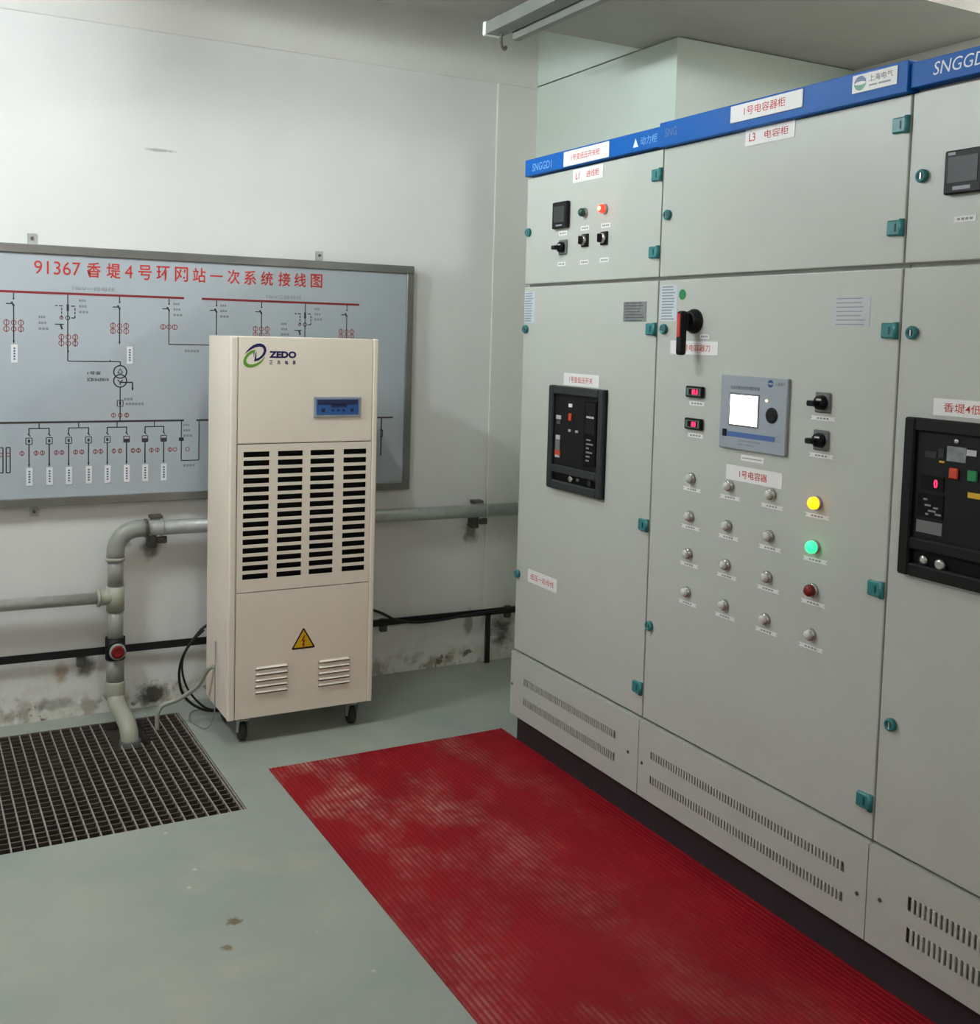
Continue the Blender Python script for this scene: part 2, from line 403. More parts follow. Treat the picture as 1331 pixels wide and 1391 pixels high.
# prototypes for the small fittings (first use is the object itself, later uses are copies)
PROTO = {}
def fitting(kind, parent, o, maker):
    if kind not in PROTO:
        PROTO[kind] = maker(parent, Vector(o)); return PROTO[kind]
    return inst(PROTO[kind], parent, o)
def mk_hinge(parent, o):
    b = MB().use('teal').box(o.x-.010, o.x+.004, o.y-.022, o.y+.022, o.z-.018, o.z+.018, .003)
    b.cyl((o.x-.004, o.y-.018, o.z-.020), (0,0,1), .007, .040, 12)
    b.use('tealdark').box(o.x-.0112, o.x-.009, o.y-.006, o.y-.002, o.z-.009, o.z+.009)
    return b.build('hinge', None, parent, o)
def mk_lock(parent, o):
    b = MB().use('teal').lathe(o, (-1,0,0), [(0,.0155),(.008,.0155),(.012,.013),(.012,.009),(.008,.008)], 20)
    b.use('tealdark').cyl(o + Vector((-.008,0,0)), (-1,0,0), .008, .0008, 16)
    b.use('chrome').box(o.x-.0105, o.x-.008, o.y-.002, o.y+.002, o.z-.007, o.z+.007)
    return b.build('lock', None, parent, o)
def mk_button(parent, o):
    b = MB().use('chrome').lathe(o, (-1,0,0), [(0,.0165),(.006,.0165),(.012,.014),(.012,.0125)], 20)
    b.use('btn').lathe(o + Vector((-.010,0,0)), (-1,0,0), [(0,.0125),(.006,.0120),(.010,.009),(.0115,.004)], 20)
    return b.build('push_button', None, parent, o)
def mk_tag(parent, o):
    W, H = .0425, .0055
    b = MB().use('white')
    x = o.x
    pts = [(-W,-H),(W,-H),(W-.007,0),(W,H),(-W,H),(-W+.007,0)]
    b.face([(x-.001, o.y-u, o.z+v) for u, v in pts])
    b.use('greyprint')
    for u0, u1 in ((-.020,-.013),(-.010,-.002),(.001,.009),(.012,.019)):
        b.face([(x-.0014, o.y-u, o.z+v) for u, v in ((u0,-.0022),(u1,-.0022),(u1,.0022),(u0,.0022))])
    return b.build('button_tag', None, parent, o)
def hinge(p, y, z): return fitting('hinge', p, (0, y, z), mk_hinge)
def lock(p, y, z): return fitting('lock', p, (0, y, z), mk_lock)
def small_tag(p, y, z, wid=.05, hei=.016, dash=True):
    b = MB().use('white').box(-.0012, 0, y-wid/2, y+wid/2, z-hei/2, z+hei/2)
    if dash:
        b.use('greyprint')
        n = 4
        for i in range(n):
            u = (i - (n-1)/2) * wid*.19
            b.face([(-.0016, y-u+a*wid*.07, z+c*hei*.2) for a, c in ((-1,-1),(1,-1),(1,1),(-1,1))])
    return b.build('small_tag', None, p)
def sign(p, y0, y1, z0, z1, s, col, fw=.7, fh=.55, bold=.01, name='name_label', x=-.0015, dy=0.0):
    o = MB().box(x, x+.0015, y0, y1, z0, z1).build(name, 'white', p)
    text(s, FACE_CAB, (x-.0005, (y0+y1)/2+dy, (z0+z1)/2), abs(y1-y0)*fw, (z1-z0)*fh, col, o, bold*.5)
    return o
def notice(p, y0, y1, z0, z1, m='paper', rows=12, name='paper_notice', ink='greyprint'):
    o = MB().box(-.0008, 0, y0, y1, z0, z1).build(name, m, p)
    W, H = abs(y1-y0), z1-z0; rects = []
    for i in range(rows):
        v = H*(.44 - .88*i/(rows-1)); e = random.uniform(.2, .42)
        rects.append((-W*.42, v-H*.018, W*e, v+H*.018))
    flat_rects(FACE_CAB, (-.0012, (y0+y1)/2, (z0+z1)/2), rects, ink, o, 'printed_lines')
    return o
def base_panel(cab, y0, y1, rows, ya, yb, n):
    """sheet-metal base panel with two open vent rows; each bar between two slots is a part"""
    b = MB(); t0, t1 = -.010, -.0075; z0, z1 = .1135, .354; L, Rr = y0-.0015, y1+.0015
    (zu0, zu1), (zl0, zl1) = rows
    for za, zb_ in ((z0, zl0), (zl1, zu0), (zu1, z1)): b.box(t0, t1, L, Rr, za, zb_)
    for za, zb_ in rows: b.box(t0, t1, L, ya, za, zb_); b.box(t0, t1, yb, Rr, za, zb_)
    b.box(t1, .024, L, Rr, z1-.0025, z1); b.box(t1, .024, L, Rr, z0, z0+.0025)
    b.box(t1, .024, L, L-.0025, z0+.0025, z1-.0025); b.box(t1, .024, Rr, Rr+.0025, z0+.0025, z1-.0025)
    bp = b.build('base_panel', 'cab', cab); pitch = (yb-ya)/n
    for za, zb_ in rows:
        src = None
        for i in range(1, n):
            o = Vector((-.010, ya+pitch*i, (za+zb_)/2))
            if src is None: src = MB().box(-.0118, -.0075, o.y-abs(pitch)*.27, o.y+abs(pitch)*.27, za, zb_, .0006).build('vent_bar', 'cab', bp, o)
            else: inst(src, bp, o)
    return bp

def cabinet(y0, y1, label, vents, hx=0.0, htop=2.196, hbot=2.136):
    e = empty('switchgear_cabinet', (.29, (y0+y1)/2, .113), label, 'cabinet', None)
    MB().box(.024, .575, y0-.001, y1+.001, .113, 2.19).build('body', 'cab', e)
    hd = MB().box(-.012-hx, .024, y0, y1, hbot, htop, .002).build('header', 'blue', e)
    up = MB().box(0, .024, y0-.0025, y1+.0025, 1.742, 2.1285, .003, 2).build('upper_door', 'cab', e)
    lo = MB().box(0, .024, y0-.0025, y1+.0025, .362, 1.731, .003, 2).build('lower_door', 'cab', e)
    bp = base_panel(e, y0, y1, *vents)
    return e, hd, up, lo, bp
def screw(p, y, z):
    return fitting('screw', p, (-.010, y, z), lambda pp, o: MB().cyl(o, (-1,0,0), .005, .002, 10).build('screw', 'darkprint', pp, o))

# ---- cabinet L1 (incoming)
Y1, Y2, Y3, Y4 = -.926, -1.729, -2.638, -3.44
c1, hd, up, lo, bp = cabinet(Y1, Y2, 'grey switchgear cabinet nearest the back wall, marked L1, with red signal lamp', (((.248, .274), (.172, .200)), -1.024, -1.606, 48))
hp = MB().box(-.0150, -.012, -1.190, -1.461, 2.139, 2.190, .001).build('header_plate', 'white', hd)
text('1号变低压开关柜', FACE_CAB, (-.0155, -1.325, 2.165), .17, .022, 'redprint', hd, .004)
text('SNGGD1', FACE_CAB, (-.0125, -1.044, 2.163), .13, .028, 'palebl', hd, .01)
text('动力柜', FACE_CAB, (-.0125, -1.668, 2.165), .085, .026, 'palebl', hd, .005)
b = MB()
b.face([(-.0125, -1.600+.0, 2.178), (-.0125, -1.588, 2.150), (-.0125, -1.616, 2.150)]); b.build('emblem', 'whiteprint', hd)
for z in (2.053, 1.818): hinge(up, -1.704, z)
lock(up, -.950, 1.932)
o = sign(up, -1.232, -1.413, 2.080, 2.125, '进线柜', 'redprint', .42, .52, .012, dy=-.030)
text('L1', FACE_CAB, (-.002, -1.262, 2.102), .022, .022, 'redprint', o, .01)
mt = MB().use('black').box(-.016, .0, -1.128, -1.222, 1.930, 2.022, .003).build('digital_meter', None, up)
MB().box(-.0170, -.0155, -1.141, -1.209, 1.950, 2.006).build('meter_screen', 'screen_off', c1)
flat_rects(FACE_CAB, (-.0163, -1.175, 1.940), [(-.02,-.003,.02,.003)], 'greyprint', c1, 'meter_print')
small_tag(up, -1.180, 1.913, .055, .015)
def mk_lamp(parent, y, z, m, core=None, name='signal_lamp', r=.0165):
    b = MB().use('chrome').lathe((0,y,z), (-1,0,0), [(0,r),(.006,r),(.009,r*.92)], 22)
    b.use(m).lathe((-.008,y,z), (-1,0,0), [(0,r*.90),(.010,r*.86),(.016,r*.62),(.018,r*.2)], 22)
    if core: b.use(core).lathe((-.020,y,z), (-1,0,0), [(0,r*.5),(.0055,r*.45),(.007,r*.1)], 16)
    return b.build(name, None, parent)
mk_lamp(up, -1.314, 1.973, 'greenoff')
mk_lamp(up, -1.431, 1.975, 'led_red', 'led_core', 'red_signal_lamp')
for y, z in ((-1.317, 1.921), (-1.438, 1.921), (-1.178, 1.806), (-1.320, 1.806), (-1.436, 1.808)): small_tag(up, y, z, .052, .015)
def mk_selector(parent, o, r=.022):
    b = MB().use('grey').box(o.x-.006, o.x, o.y-.026, o.y+.026, o.z-.026, o.z+.026, .003)
    b.use('black').lathe(o + Vector((-.006,0,0)), (-1,0,0), [(0,.019),(.014,.017),(.016,.012)], 20)
    b.box(o.x-.040, o.x-.018, o.y-.004, o.y+.022, o.z-.009, o.z+.005, .003)
    b.use('btn').box(o.x-.0228, o.x-.022, o.y-.012, o.y+.004, o.z+.006, o.z+.010)
    return b.build('selector_switch', None, parent, o)
sel = mk_selector(up, Vector((0, -1.186, 1.864)))
def mk_twist(parent, y, z):
    b = MB().use('black').box(-.006, 0, y-.020, y+.020, z-.022, z+.022, .002)
    b.use('chrome').lathe((-.006,y,z), (-1,0,0), [(0,.017),(.010,.017),(.012,.014)], 20)
    b.use('black').box(-.030, -.016, y-.004, y+.004, z-.014, z+.014, .002)
    return b.build('twist_switch', None, parent)
mk_twist(up, -1.322, 1.879); mk_twist(up, -1.434, 1.879)
for z in (1.582, .970, .450): hinge(lo, -1.703, z)
lock(lo, -.950, 1.576); lock(lo, -.944, .654)
notice(lo, -.932, -1.004, 1.600, 1.714)
notice(lo, -1.553, -1.673, 1.605, 1.668, 'plate', 7, 'nameplate', 'darkprint')
sign(lo, -1.216, -1.431, 1.384, 1.426, '1号变低压开关', 'redprint', .66, .5, .006)
sign(lo, -1.016, -1.214, .640, .688, '低压一段母线', 'redprint', .80, .45, .006)
def breaker(cab, y0, y1, z0, z1, bez, iz):
    """bezel frame with a recessed black panel; iz = height of the rail between main panel and lock strip"""
    br = MB().box(-.004, 0, y0, y1, z0, z1).build('circuit_breaker', bez, cab)
    t = .030
    for (a, bb, c, d) in ((y0, y0-t, z0, z1), (y1+t, y1, z0, z1)): MB().box(-.020, -.004, a, bb, c, d, .004).build('bezel_bar', bez, br)
    for (c, d) in ((z0, z0+t), (z1-t, z1), (iz-.014, iz+.014)): MB().box(-.020, -.004, y0-t, y1+t, c, d, .004).build('bezel_bar', bez, br)
    MB().box(-.0095, -.004, y0-t, y1+t, iz+.014, z1-t).build('front_plate', 'black', br)
    MB().box(-.0065, -.004, y0-t, y1+t, z0+t, iz-.014).build('lock_strip', 'blackd', br)
    return br
br = breaker(c1, -1.148, -1.484, 1.016, 1.380, 'bezel', 1.087)
def bit(p, name, y0, y1, z0, z1, m, x0=-.0115, x1=-.0093, bev=0.0):
    return MB().box(x0, x1, y0, y1, z0, z1, bev).build(name, m, p)
bit(br, 'side_label', -1.190, -1.222, 1.262, 1.276, 'plate_pale'); bit(br, 'side_label', -1.194, -1.220, 1.245, 1.258, 'darkprint')
bit(br, 'side_label', -1.192, -1.219, 1.190, 1.206, 'plate_pale'); bit(br, 'side_label', -1.190, -1.219, 1.152, 1.188, 'grey')
bit(br, 'red_side_label', -1.188, -1.222, 1.136, 1.152, 'orange'); bit(br, 'side_label', -1.190, -1.219, 1.127, 1.135, 'plate_pale')
bit(br, 'white_label', -1.267, -1.289, 1.309, 1.321, 'white')
bit(br, 'red_push_button', -1.272, -1.290, 1.262, 1.288, 'orange', -.015, bev=.002)
bit(br, 'white_label', -1.270, -1.285, 1.224, 1.232, 'plate_pale'); bit(br, 'white_label', -1.314, -1.330, 1.224, 1.232, 'plate_pale')
bit(br, 'trip_unit', -1.372, -1.446, 1.120, 1.340, 'blackd', -.017, bev=.002)
bit(br, 'trip_unit_cover', -1.384, -1.442, 1.228, 1.330, 'black', -.020, -.016, .002)
bit(br, 'cover_print', -1.392, -1.436, 1.281, 1.288, 'plate_pale', -.0206, -.0198)
for i in range(6):
    bit(br, 'trip_unit_print', -1.392, -1.392-random.uniform(.015,.04), 1.205-.014*i, 1.210-.014*i, 'greyprint', -.0178, -.0168)
MB().use('chrome').lathe((-.0065,-1.292,1.060),(-1,0,0),[(0,.013),(.006,.012),(.007,.008)],18).build('key_lock', None, br)
bit(br, 'lock_print', -1.325, -1.340, 1.058, 1.066, 'grey', -.008, -.006); bit(br, 'lock_print', -1.395, -1.415, 1.052, 1.070, 'bezel', -.010, -.006)
for y, z in ((-.941, .230), (-1.677, .231)): screw(bp, y, z)

# ---- cabinet L3 (capacitors)
c2, hd, up, lo, bp = cabinet(Y2, Y3, 'grey switchgear cabinet marked L3 with rotary handle and rows of push buttons', (((.250, .274), (.172, .197)), -1.792, -2.566, 64), .008, 2.203, 2.130)
MB().box(-.0235, -.020, -2.048, -2.317, 2.151, 2.197, .001).build('header_plate', 'white', hd)
text('1号电容器柜', FACE_CAB, (-.0240, -2.18, 2.176), .155, .024, 'redprint', hd, .006)
text('SNG', FACE_CAB, (-.0205, -1.785, 2.170), .055, .026, 'bluebar', hd, .01)
lp = MB().box(-.0225, -.020, -2.477, -2.610, 2.153, 2.196, .001).build('logo_plate', 'white', hd)
b = MB().use('emblem_green')
def crescent(b, y, z, rx, rz, a0, a1, x, k=.45, n=14):
    out = [(x, y - rx*math.cos(a0+(a1-a0)*i/n), z + rz*math.sin(a0+(a1-a0)*i/n)) for i in range(n+1)]
    inn = [(x, y - rx*.95*math.cos(a0+(a1-a0)*i/n), z + rz*k*math.sin(a0+(a1-a0)*i/n)) for i in range(n, -1, -1)]
    b.face(out + inn[1:-1])
crescent(b, -2.502, 2.175, .018, .017, PI, 2*PI, -.0230, .25); b.use('emblem_blue'); crescent(b, -2.502, 2.175, .018, .017, 0, PI, -.0230, .25)
b.build('emblem', None, hd)
text('上海电气', FACE_CAB, (-.0230, -2.563, 2.181), .070, .015, 'darkprint', hd, .0)
flat_rects(FACE_CAB, (-.0230, -2.563, 2.165), [(-.034,-.002,-.010,.002),(-.006,-.002,.030,.002)], 'greyprint', hd, 'small_print')
for z in (2.061, 1.825): hinge(up, -2.612, z)
lock(up, -1.764, 1.927)
o = sign(up, -2.088, -2.273, 2.085, 2.129, '电容柜', 'redprint', .48, .5, .012, dy=-.026)
text('L3', FACE_CAB, (-.002, -2.115, 2.107), .024, .022, 'redprint', o, .01)
for z in (1.586, .971, .450): hinge(lo, -2.611, z)
lock(lo, -1.767, 1.583); lock(lo, -1.752, .660)
notice(lo, -1.742, -1.822, 1.607, 1.717)
b = MB().cyl((0, -1.845, 1.686), (-1,0,0), .0155, .0012, 24); b.build('green_dot_sticker', 'green', lo)
hdl = MB().use('black').lathe((0, -1.906, 1.607), (-1,0,0), [(0,.036),(.008,.036),(.011,.032),(.024,.029),(.026,.024)], 28).build('rotary_handle', None, c2)
MB().box(-.040, -.024, -1.893, -1.919, 1.594, 1.630, .004, 2).build('handle_neck', 'black', hdl)
MB().box(-.060, -.036, -1.892, -1.920, 1.507, 1.636, .009, 3).build('handle_grip', 'black', hdl)
MB().box(-.0612, -.0590, -1.899, -1.913, 1.560, 1.628, .001).build('red_handle_inlay', 'redprint', hdl)
small_tag(lo, -1.952, 1.563, .040, .014)
sign(lo, -1.799, -2.012, 1.509, 1.549, '1号电容器刀', 'redprint', .60, .5, .006, dy=-.01)
for z in (1.401, 1.307):
    r = MB().use('black').box(-.012, 0, -1.889, -1.964, z-.0165, z+.0165, .003).build('ammeter', None, c2)
    MB().box(-.0126, -.0118, -1.896, -1.957, z-.011, z+.011).build('ammeter_window', 'ammeterwin', r)
    MB().box(-.0130, -.0124, -1.906, -1.950, z-.0085, z+.0085).build('digit_window', 'blackd', r)
    text('88.8' if z > 1.35 else '88', FACE_CAB, (-.0136, -1.934, z), .026 if z > 1.35 else .020, .015, 'digit', r, .03, 'digits')
    small_tag(lo, -1.930, z-.034, .066, .012)
ct = MB().box(-.010, 0, -2.042, -2.300, 1.2525, 1.457, .002).build('power_factor_controller', 'ctrlgrey', c2)
MB().box(-.0115, -.0095, -2.081, -2.198, 1.317, 1.409, .001).build('screen_frame', 'grey', ct)
MB().box(-.0125, -.0113, -2.086, -2.193, 1.322, 1.404).build('lit_screen', 'screen', ct)
MB().lathe((-.010, -2.247, 1.357), (-1,0,0), [(0,.021),(.003,.021),(.004,.016)], 28).build('round_knob', 'black', ct)
MB().lathe((-.010, -2.225, 1.395), (-1,0,0), [(0,.0035),(.002,.003),(.003,.001)], 12).build('indicator_light', 'led_or', ct)
MB().box(-.0108, -.0098, -2.076, -2.262, 1.287, 1.301).build('blue_bar', 'bluebar', ct)
MB().box(-.0112, -.0098, -2.057, -2.074, 1.286, 1.306).build('black_window', 'black', ct)
flat_rects(FACE_CAB, (-.0104, -2.275, 1.297), [(-.008,-.009,-.006,.009),(.004,-.009,.006,.004),(-.008,.007,.004,.009),(-.008,-.009,.006,-.007)], 'greyprint', ct, 'outline_mark')
text('无功功率自动补偿控制器', FACE_CAB, (-.0104, -2.140, 1.424), .115, .010, 'darkprint', ct, .0)
b = MB().use('emblem_blue'); crescent(b, -2.237, 1.441, .010, .010, 0, PI, -.0105, .3); crescent(b, -2.237, 1.441, .010, .010, PI, 2*PI, -.0105, .3); b.build('emblem', None, ct)
text('上海电气', FACE_CAB, (-.0104, -2.273, 1.441), .038, .009, 'darkprint', ct, .0)
flat_rects(FACE_CAB, (-.0104, -2.165, 1.275), [(-.045,.001,-.012,.006),(-.008,.001,.03,.006),(.033,.001,.043,.006),(-.045,-.009,-.02,-.005),(-.015,-.009,.02,-.005)], 'greyprint', ct, 'small_print')
MB().box(-.0012, 0, -2.126, -2.215, 1.223, 1.239).build('controller_tag', 'white', lo)
flat_rects(FACE_CAB, (-.0017, -2.1705, 1.231), [(-.038,-.0012,.038,.0012)], 'greyprint', lo, 'tag_line')
sign(lo, -2.069, -2.286, 1.164, 1.206, '1号电容器', 'redprint', .50, .52, .008, dy=0)
for z in (1.403, 1.308):
    inst(sel, c2, (0, -2.416, z)); 
    t_ = fitting('tag', lo, (0, -2.417, z-.040), mk_tag)
for r_i, z in enumerate((1.146, 1.033, .9215, .806)):
    for y in (-1.922, -2.086, -2.250):
        fitting('button', lo, (0, y, z), mk_button); fitting('tag', lo, (0, y-.003, z-.033), mk_tag)
    fitting('tag', lo, (0, -2.414, z-.033), mk_tag)
mk_lamp(lo, -2.411, 1.147, 'led_yel', None, 'yellow_signal_lamp', .018)
mk_lamp(lo, -2.411, 1.034, 'led_grn', None, 'green_signal_lamp', .018)
mk_lamp(lo, -2.412, .9215, 'redoff', None, 'dark_red_signal_lamp', .018)
fitting('button', lo, (0, -2.414, .807), mk_button)
notice(lo, -2.434, -2.548, 1.596, 1.668, 'plate_pale', 7, 'nameplate', 'greyprint')
for y, z in ((-1.750, .222), (-2.610, .217)): screw(bp, y, z)

# ---- third cabinet (cut by the picture edge)
c3, hd, up, lo, bp = cabinet(Y3, Y4, 'grey switchgear cabinet with wide black breaker panel, beyond the capacitor cabinet', (((.248, .282), (.172, .208)), -2.756, -3.326, 40), .0, 2.196, 2.138)
text('SNGGD1', FACE_CAB, (-.0125, -2.773, 2.170), .142, .029, 'whiteprint', hd, .0, shear=.15)
lock(up, -2.679, 1.937)
MB().box(-.018, 0, -2.747, -2.842, 1.886, 1.981, .003).build('digital_meter', 'black', up)
MB().box(-.0190, -.0175, -2.758, -2.832, 1.910, 1.966).build('meter_screen', 'screen_off', up)
flat_rects(FACE_CAB, (-.0183, -2.794, 1.898), [(-.022,-.004,.022,.004)], 'greyprint', up, 'meter_print')
flat_rects(FACE_CAB, (-.0183, -2.775, 1.9735), [(-.018,-.003,.0,.003)], 'greyprint', up, 'meter_print')
small_tag(up, -2.795, 1.832, .055, .013)
lock(lo, -2.675, 1.582); lock(lo, -2.676, .660)
sign(lo, -2.742, -2.960, 1.398, 1.436, '香堤4低压开关', 'redprint', .82, .55, .006, dy=-.008)
br = breaker(c3, -2.680, -3.080, 1.026, 1.389, 'bezelblack', 1.102)
MB().lathe((-.0095,-2.8145,1.345),(-1,0,0),[(0,.007),(.004,.006),(.005,.002)],16).build('screw_cap', 'chrome', br)
bit(br, 'rating_plate', -2.792, -2.840, 1.300, 1.333, 'plate'); bit(br, 'white_label', -2.841, -2.865, 1.317, 1.330, 'plate_pale')
bit(br, 'red_push_button', -2.802, -2.824, 1.262, 1.286, 'orange', -.016, bev=.002)
bit(br, 'green_push_button', -2.848, -2.872, 1.262, 1.286, 'green', -.016, bev=.002)
bit(br, 'yellow_label', -2.850, -2.880, 1.226, 1.238, 'yellow')
bit(br, 'green_label', -2.773, -2.786, 1.294, 1.298, 'yellow')
bit(br, 'window', -2.735, -2.765, 1.302, 1.316, 'bezel'); bit(br, 'window', -2.770, -2.784, 1.305, 1.325, 'bezel')
bit(br, 'display', -2.728, -2.788, 1.228, 1.262, 'blackd')
text('0', FACE_CAB, (-.0122, -2.768, 1.245), .010, .019, 'digit', br, .04, 'lit_digit')
bit(br, 'keypad', -2.722, -2.790, 1.166, 1.220, 'blackd')
for (y, z, l) in ((-2.738,1.205,.01),(-2.742,1.192,.016),(-2.752,1.180,.02),(-2.765,1.188,.012),(-2.770,1.174,.016),(-2.745,1.172,.008)):
    bit(br, 'keypad_print', y, y-l, z, z+.004, 'greyprint', -.0122, -.0113)
bit(br, 'rating_plate', -2.722, -2.790, 1.130, 1.158, 'grey')
MB().lathe((-.0065,-2.745,1.067),(-1,0,0),[(0,.012),(.006,.011),(.007,.004)],18).build('key_lock', 'chrome', br)
MB().lathe((-.0065,-2.792,1.066),(-1,0,0),[(0,.014),(.010,.013),(.012,.008)],18).build('key_lock', 'chrome', br)
screw(bp, -2.678, .234)

# ------------------------------------------------------------------ red mat
b = MB(); x0, x1, ya, yb = -.922, .024, -.810, -5.2
n = int((x1-x0)/MATP); prof = [(x0, 0)]
for i in range(n):
    a = x0 + i*MATP
    prof += [(a+.001, .0035), (a+MATP*.22, .0050), (a+MATP*.28, .0062), (a+MATP*.72, .0062), (a+MATP*.78, .0050)] if 0 else [(a+MATP*.02,.0058),(a+MATP*.24,.0058),(a+MATP*.30,.0040),(a+MATP*.70,.0040),(a+MATP*.76,.0058),(a+MATP*.98,.0058)]
prof += [(x1, .0058), (x1, 0)]
A = [b.bm.verts.new((x, ya + .012*math.sin(x*3.0), z)) for x, z in prof]; B = [b.bm.verts.new((x, yb, z)) for x, z in prof]
for i in range(len(prof)-1): b.bm.faces.new((A[i], A[i+1], B[i+1], B[i]))
b.bm.faces.new(A); b.bm.faces.new(B[::-1]); b.bm.faces.new((A[0], B[0], B[-1], A[-1]))
tag(b.build('rubber_mat', 'mat'), 'dusty red ribbed rubber mat on the floor along the cabinets', 'mat')

# ------------------------------------------------------------------ floor grate
g = empty('floor_grate', ((GX0+GX1)/2, (GY0+GY1)/2, -.03), 'steel floor grating over the drain pit beside the wall', 'grate')
HX0, HX1, HY = -1.372, -1.236, -.372
x = GX1 - .004; k = 0; srcl = srcs = None
while x > GX0 + .002:
    short = HX0 < x < HX1; y1_ = HY if short else GY1
    o = Vector((x, (GY0+y1_)/2, -.0155))
    src = srcs if short else srcl
    if src is None:
        src = MB().box(x-.0022, x+.0022, GY0, y1_, -.028, -.003).build('bearing_bar', 'bar', g, o)
        if short: srcs = src
        else: srcl = src
    else: inst(src, g, o)
    x -= .010 if k == 0 else .0363; k += 1
y = GY1 - .004; srcf = srcr = srcq = None
while y > GY0 + .002:
    if y > HY:
        for kk, (xa, xb) in enumerate(((GX0, HX0), (HX1, GX1))):
            o = Vector(((xa+xb)/2, y, -.0165)); src = (srcr, srcq)[kk]
            if src is None:
                src = MB().box(xa, xb, y-.0035, y+.0035, -.028, -.006).build('cross_bar', 'rod', g, o)
                if kk == 0: srcr = src
                else: srcq = src
            else: inst(src, g, o)
    else:
        o = Vector(((GX0+GX1)/2, y, -.0165))
        if srcf is None: srcf = MB().box(GX0, GX1, y-.0035, y+.0035, -.028, -.006).build('cross_bar', 'rod', g, o)
        else: inst(srcf, g, o)
    y -= .0355
MB().box(GX0, GX1, GY1-.003, GY1, -.03, -.003).build('edge_bar', 'rod', g); MB().box(GX0, GX1, GY0, GY0+.003, -.03, -.003).build('edge_bar', 'rod', g)

# ------------------------------------------------------------------ wiring diagram board
BX0, BX1, BZ0, BZ1, BY = -2.04, -.042, .852, 1.845, -.040
bd = empty('wiring_board', ((BX0+BX1)/2, -.02, BZ0), 'steel-framed wiring diagram board with red title on the white wall', 'board')
MB().box(BX0+.01, BX1-.01, BY+.004, -.004, BZ0+.01, BZ1-.01).build('sheet', 'board', bd)
T = .034
MB().box(BX0, BX1, BY-.006, -.010, BZ1-T, BZ1, .003).build('frame_bar', 'frame', bd); MB().box(BX0, BX1, BY-.006, -.010, BZ0, BZ0+T, .003).build('frame_bar', 'frame', bd)
MB().box(BX0, BX0+T, BY-.006, -.010, BZ0+T, BZ1-T, .003).build('frame_bar', 'frame', bd); MB().box(BX1-T, BX1, BY-.006, -.010, BZ0+T, BZ1-T, .003).build('frame_bar', 'frame', bd)
for (x, z) in ((-1.614, 1.866), (-.472, 1.866), (-1.609, .832), (-.472, .832)):
    b = MB().use('steel').box(x-.016, x+.016, -.006, .0, z-.022, z+.022); b.use('bracket').cyl((x, -.006, z+(.004 if z > 1 else -.004)), (0,-1,0), .006, .006, 10)
    b.build('mounting_bracket', None, bd)
PY = BY + .0034     # printed surface
def P3(x, z, d=0.0): return (x, PY - d, z)
def seg(b, x0, z0, x1, z1, wd, d=0.0):
    dx, dz = x1-x0, z1-z0; L = math.hypot(dx, dz) or 1; nx, nz = -dz/L*wd/2, dx/L*wd/2
    b.face([P3(x0+nx, z0+nz, d), P3(x0-nx, z0-nz, d), P3(x1-nx, z1-nz, d), P3(x1+nx, z1+nz, d)])
def ring(b, x, z, r, wd, n=18, d=0.0):
    for i in range(n):
        a0, a1 = 2*PI*i/n, 2*PI*(i+1)/n
        b.face([P3(x+q*math.cos(a), z+q*math.sin(a), d) for q, a in ((r,a0),(r,a1),(r-wd,a1),(r-wd,a0))])
def arrow(b, x, z, s=.009): b.face([P3(x-s*.45, z+s), P3(x+s*.45, z+s), P3(x, z-s*.3)])
text('91367', FACE_WALL, (-1.5275, PY-.0006, 1.7610), .166, .050, 'redprint', bd, .0, 'red_title_number')
for ch_, x_ in zip('香堤4号环网站一次系统接线图', (-1.396, -1.323, -1.266, -1.204, -1.134, -1.062, -.991, -.922, -.851, -.782, -.711, -.636, -.567, -.495)):
    text(ch_, FACE_WALL, (x_, PY-.0006, 1.7600), .030 if ch_ == '4' else .052, .006 if ch_ == '一' else (.050 if ch_ == '4' else .058), 'redprint', bd, .0 if ch_ in '4一' else .012, 'red_title_character')
R_, K_, N_ = MB(), MB(), MB()     # red, dark and brown print
seg(R_, -1.95, 1.666, -1.051, 1.666, .009); seg(R_, -.98, 1.666, -.298, 1.666, .009)
lines = lambda b, pts, wd: [seg(b, *pts[i], *pts[i+1], wd) for i in range(len(pts)-1)]
def ct_group(x, z0, z1):
    for zz in (z0, z1):
        ring(N_, x, zz, .010, .003)
        for s in (-1, 1): ring(N_, x+s*.025, zz, .011, .003); seg(N_, x+s*.025, zz+.013, x+s*.025, zz-.013, .003)
def simple_branch(x, zend=1.475, ct=(1.551, 1.527), end='arrow'):
    seg(K_, x, 1.662, x, 1.637, .004); seg(K_, x-.004, 1.640, x+.004, 1.640, .003)
    seg(K_, x-.008, 1.628, x+.002, 1.612, .007); seg(K_, x-.026, 1.621, x-.008, 1.621, .004)
    seg(K_, x, 1.618, x, zend, .004)
    if end == 'arrow': arrow(K_, x, zend)
    if ct: ct_group(x, *ct)
def breaker_branch(x, zend):
    seg(K_, x, 1.662, x, 1.625, .004); seg(K_, x, 1.625, x, 1.600, .009); seg(K_, x, 1.600, x, zend, .004)
    for s0, s1 in ((-.046, -.036), (-.032, -.018), (.012, .026)): seg(K_, x+s0, 1.619, x+s1, 1.619, .004)
    for z0 in (1.612, 1.598, 1.584): seg(K_, x+.026, z0, x+.026, z0-.010, .004); seg(K_, x-.022, z0, x-.022, z0-.010, .004)
    seg(K_, x+.012, 1.574, x+.026, 1.574, .004); ring(R_, x-.023, 1.574, .007, .003); ring(K_, x, 1.574, .009, .003)
    seg(K_, x-.046, 1.549, x-.014, 1.549, .004); seg(K_, x-.026, 1.549, x-.020, 1.530, .007)
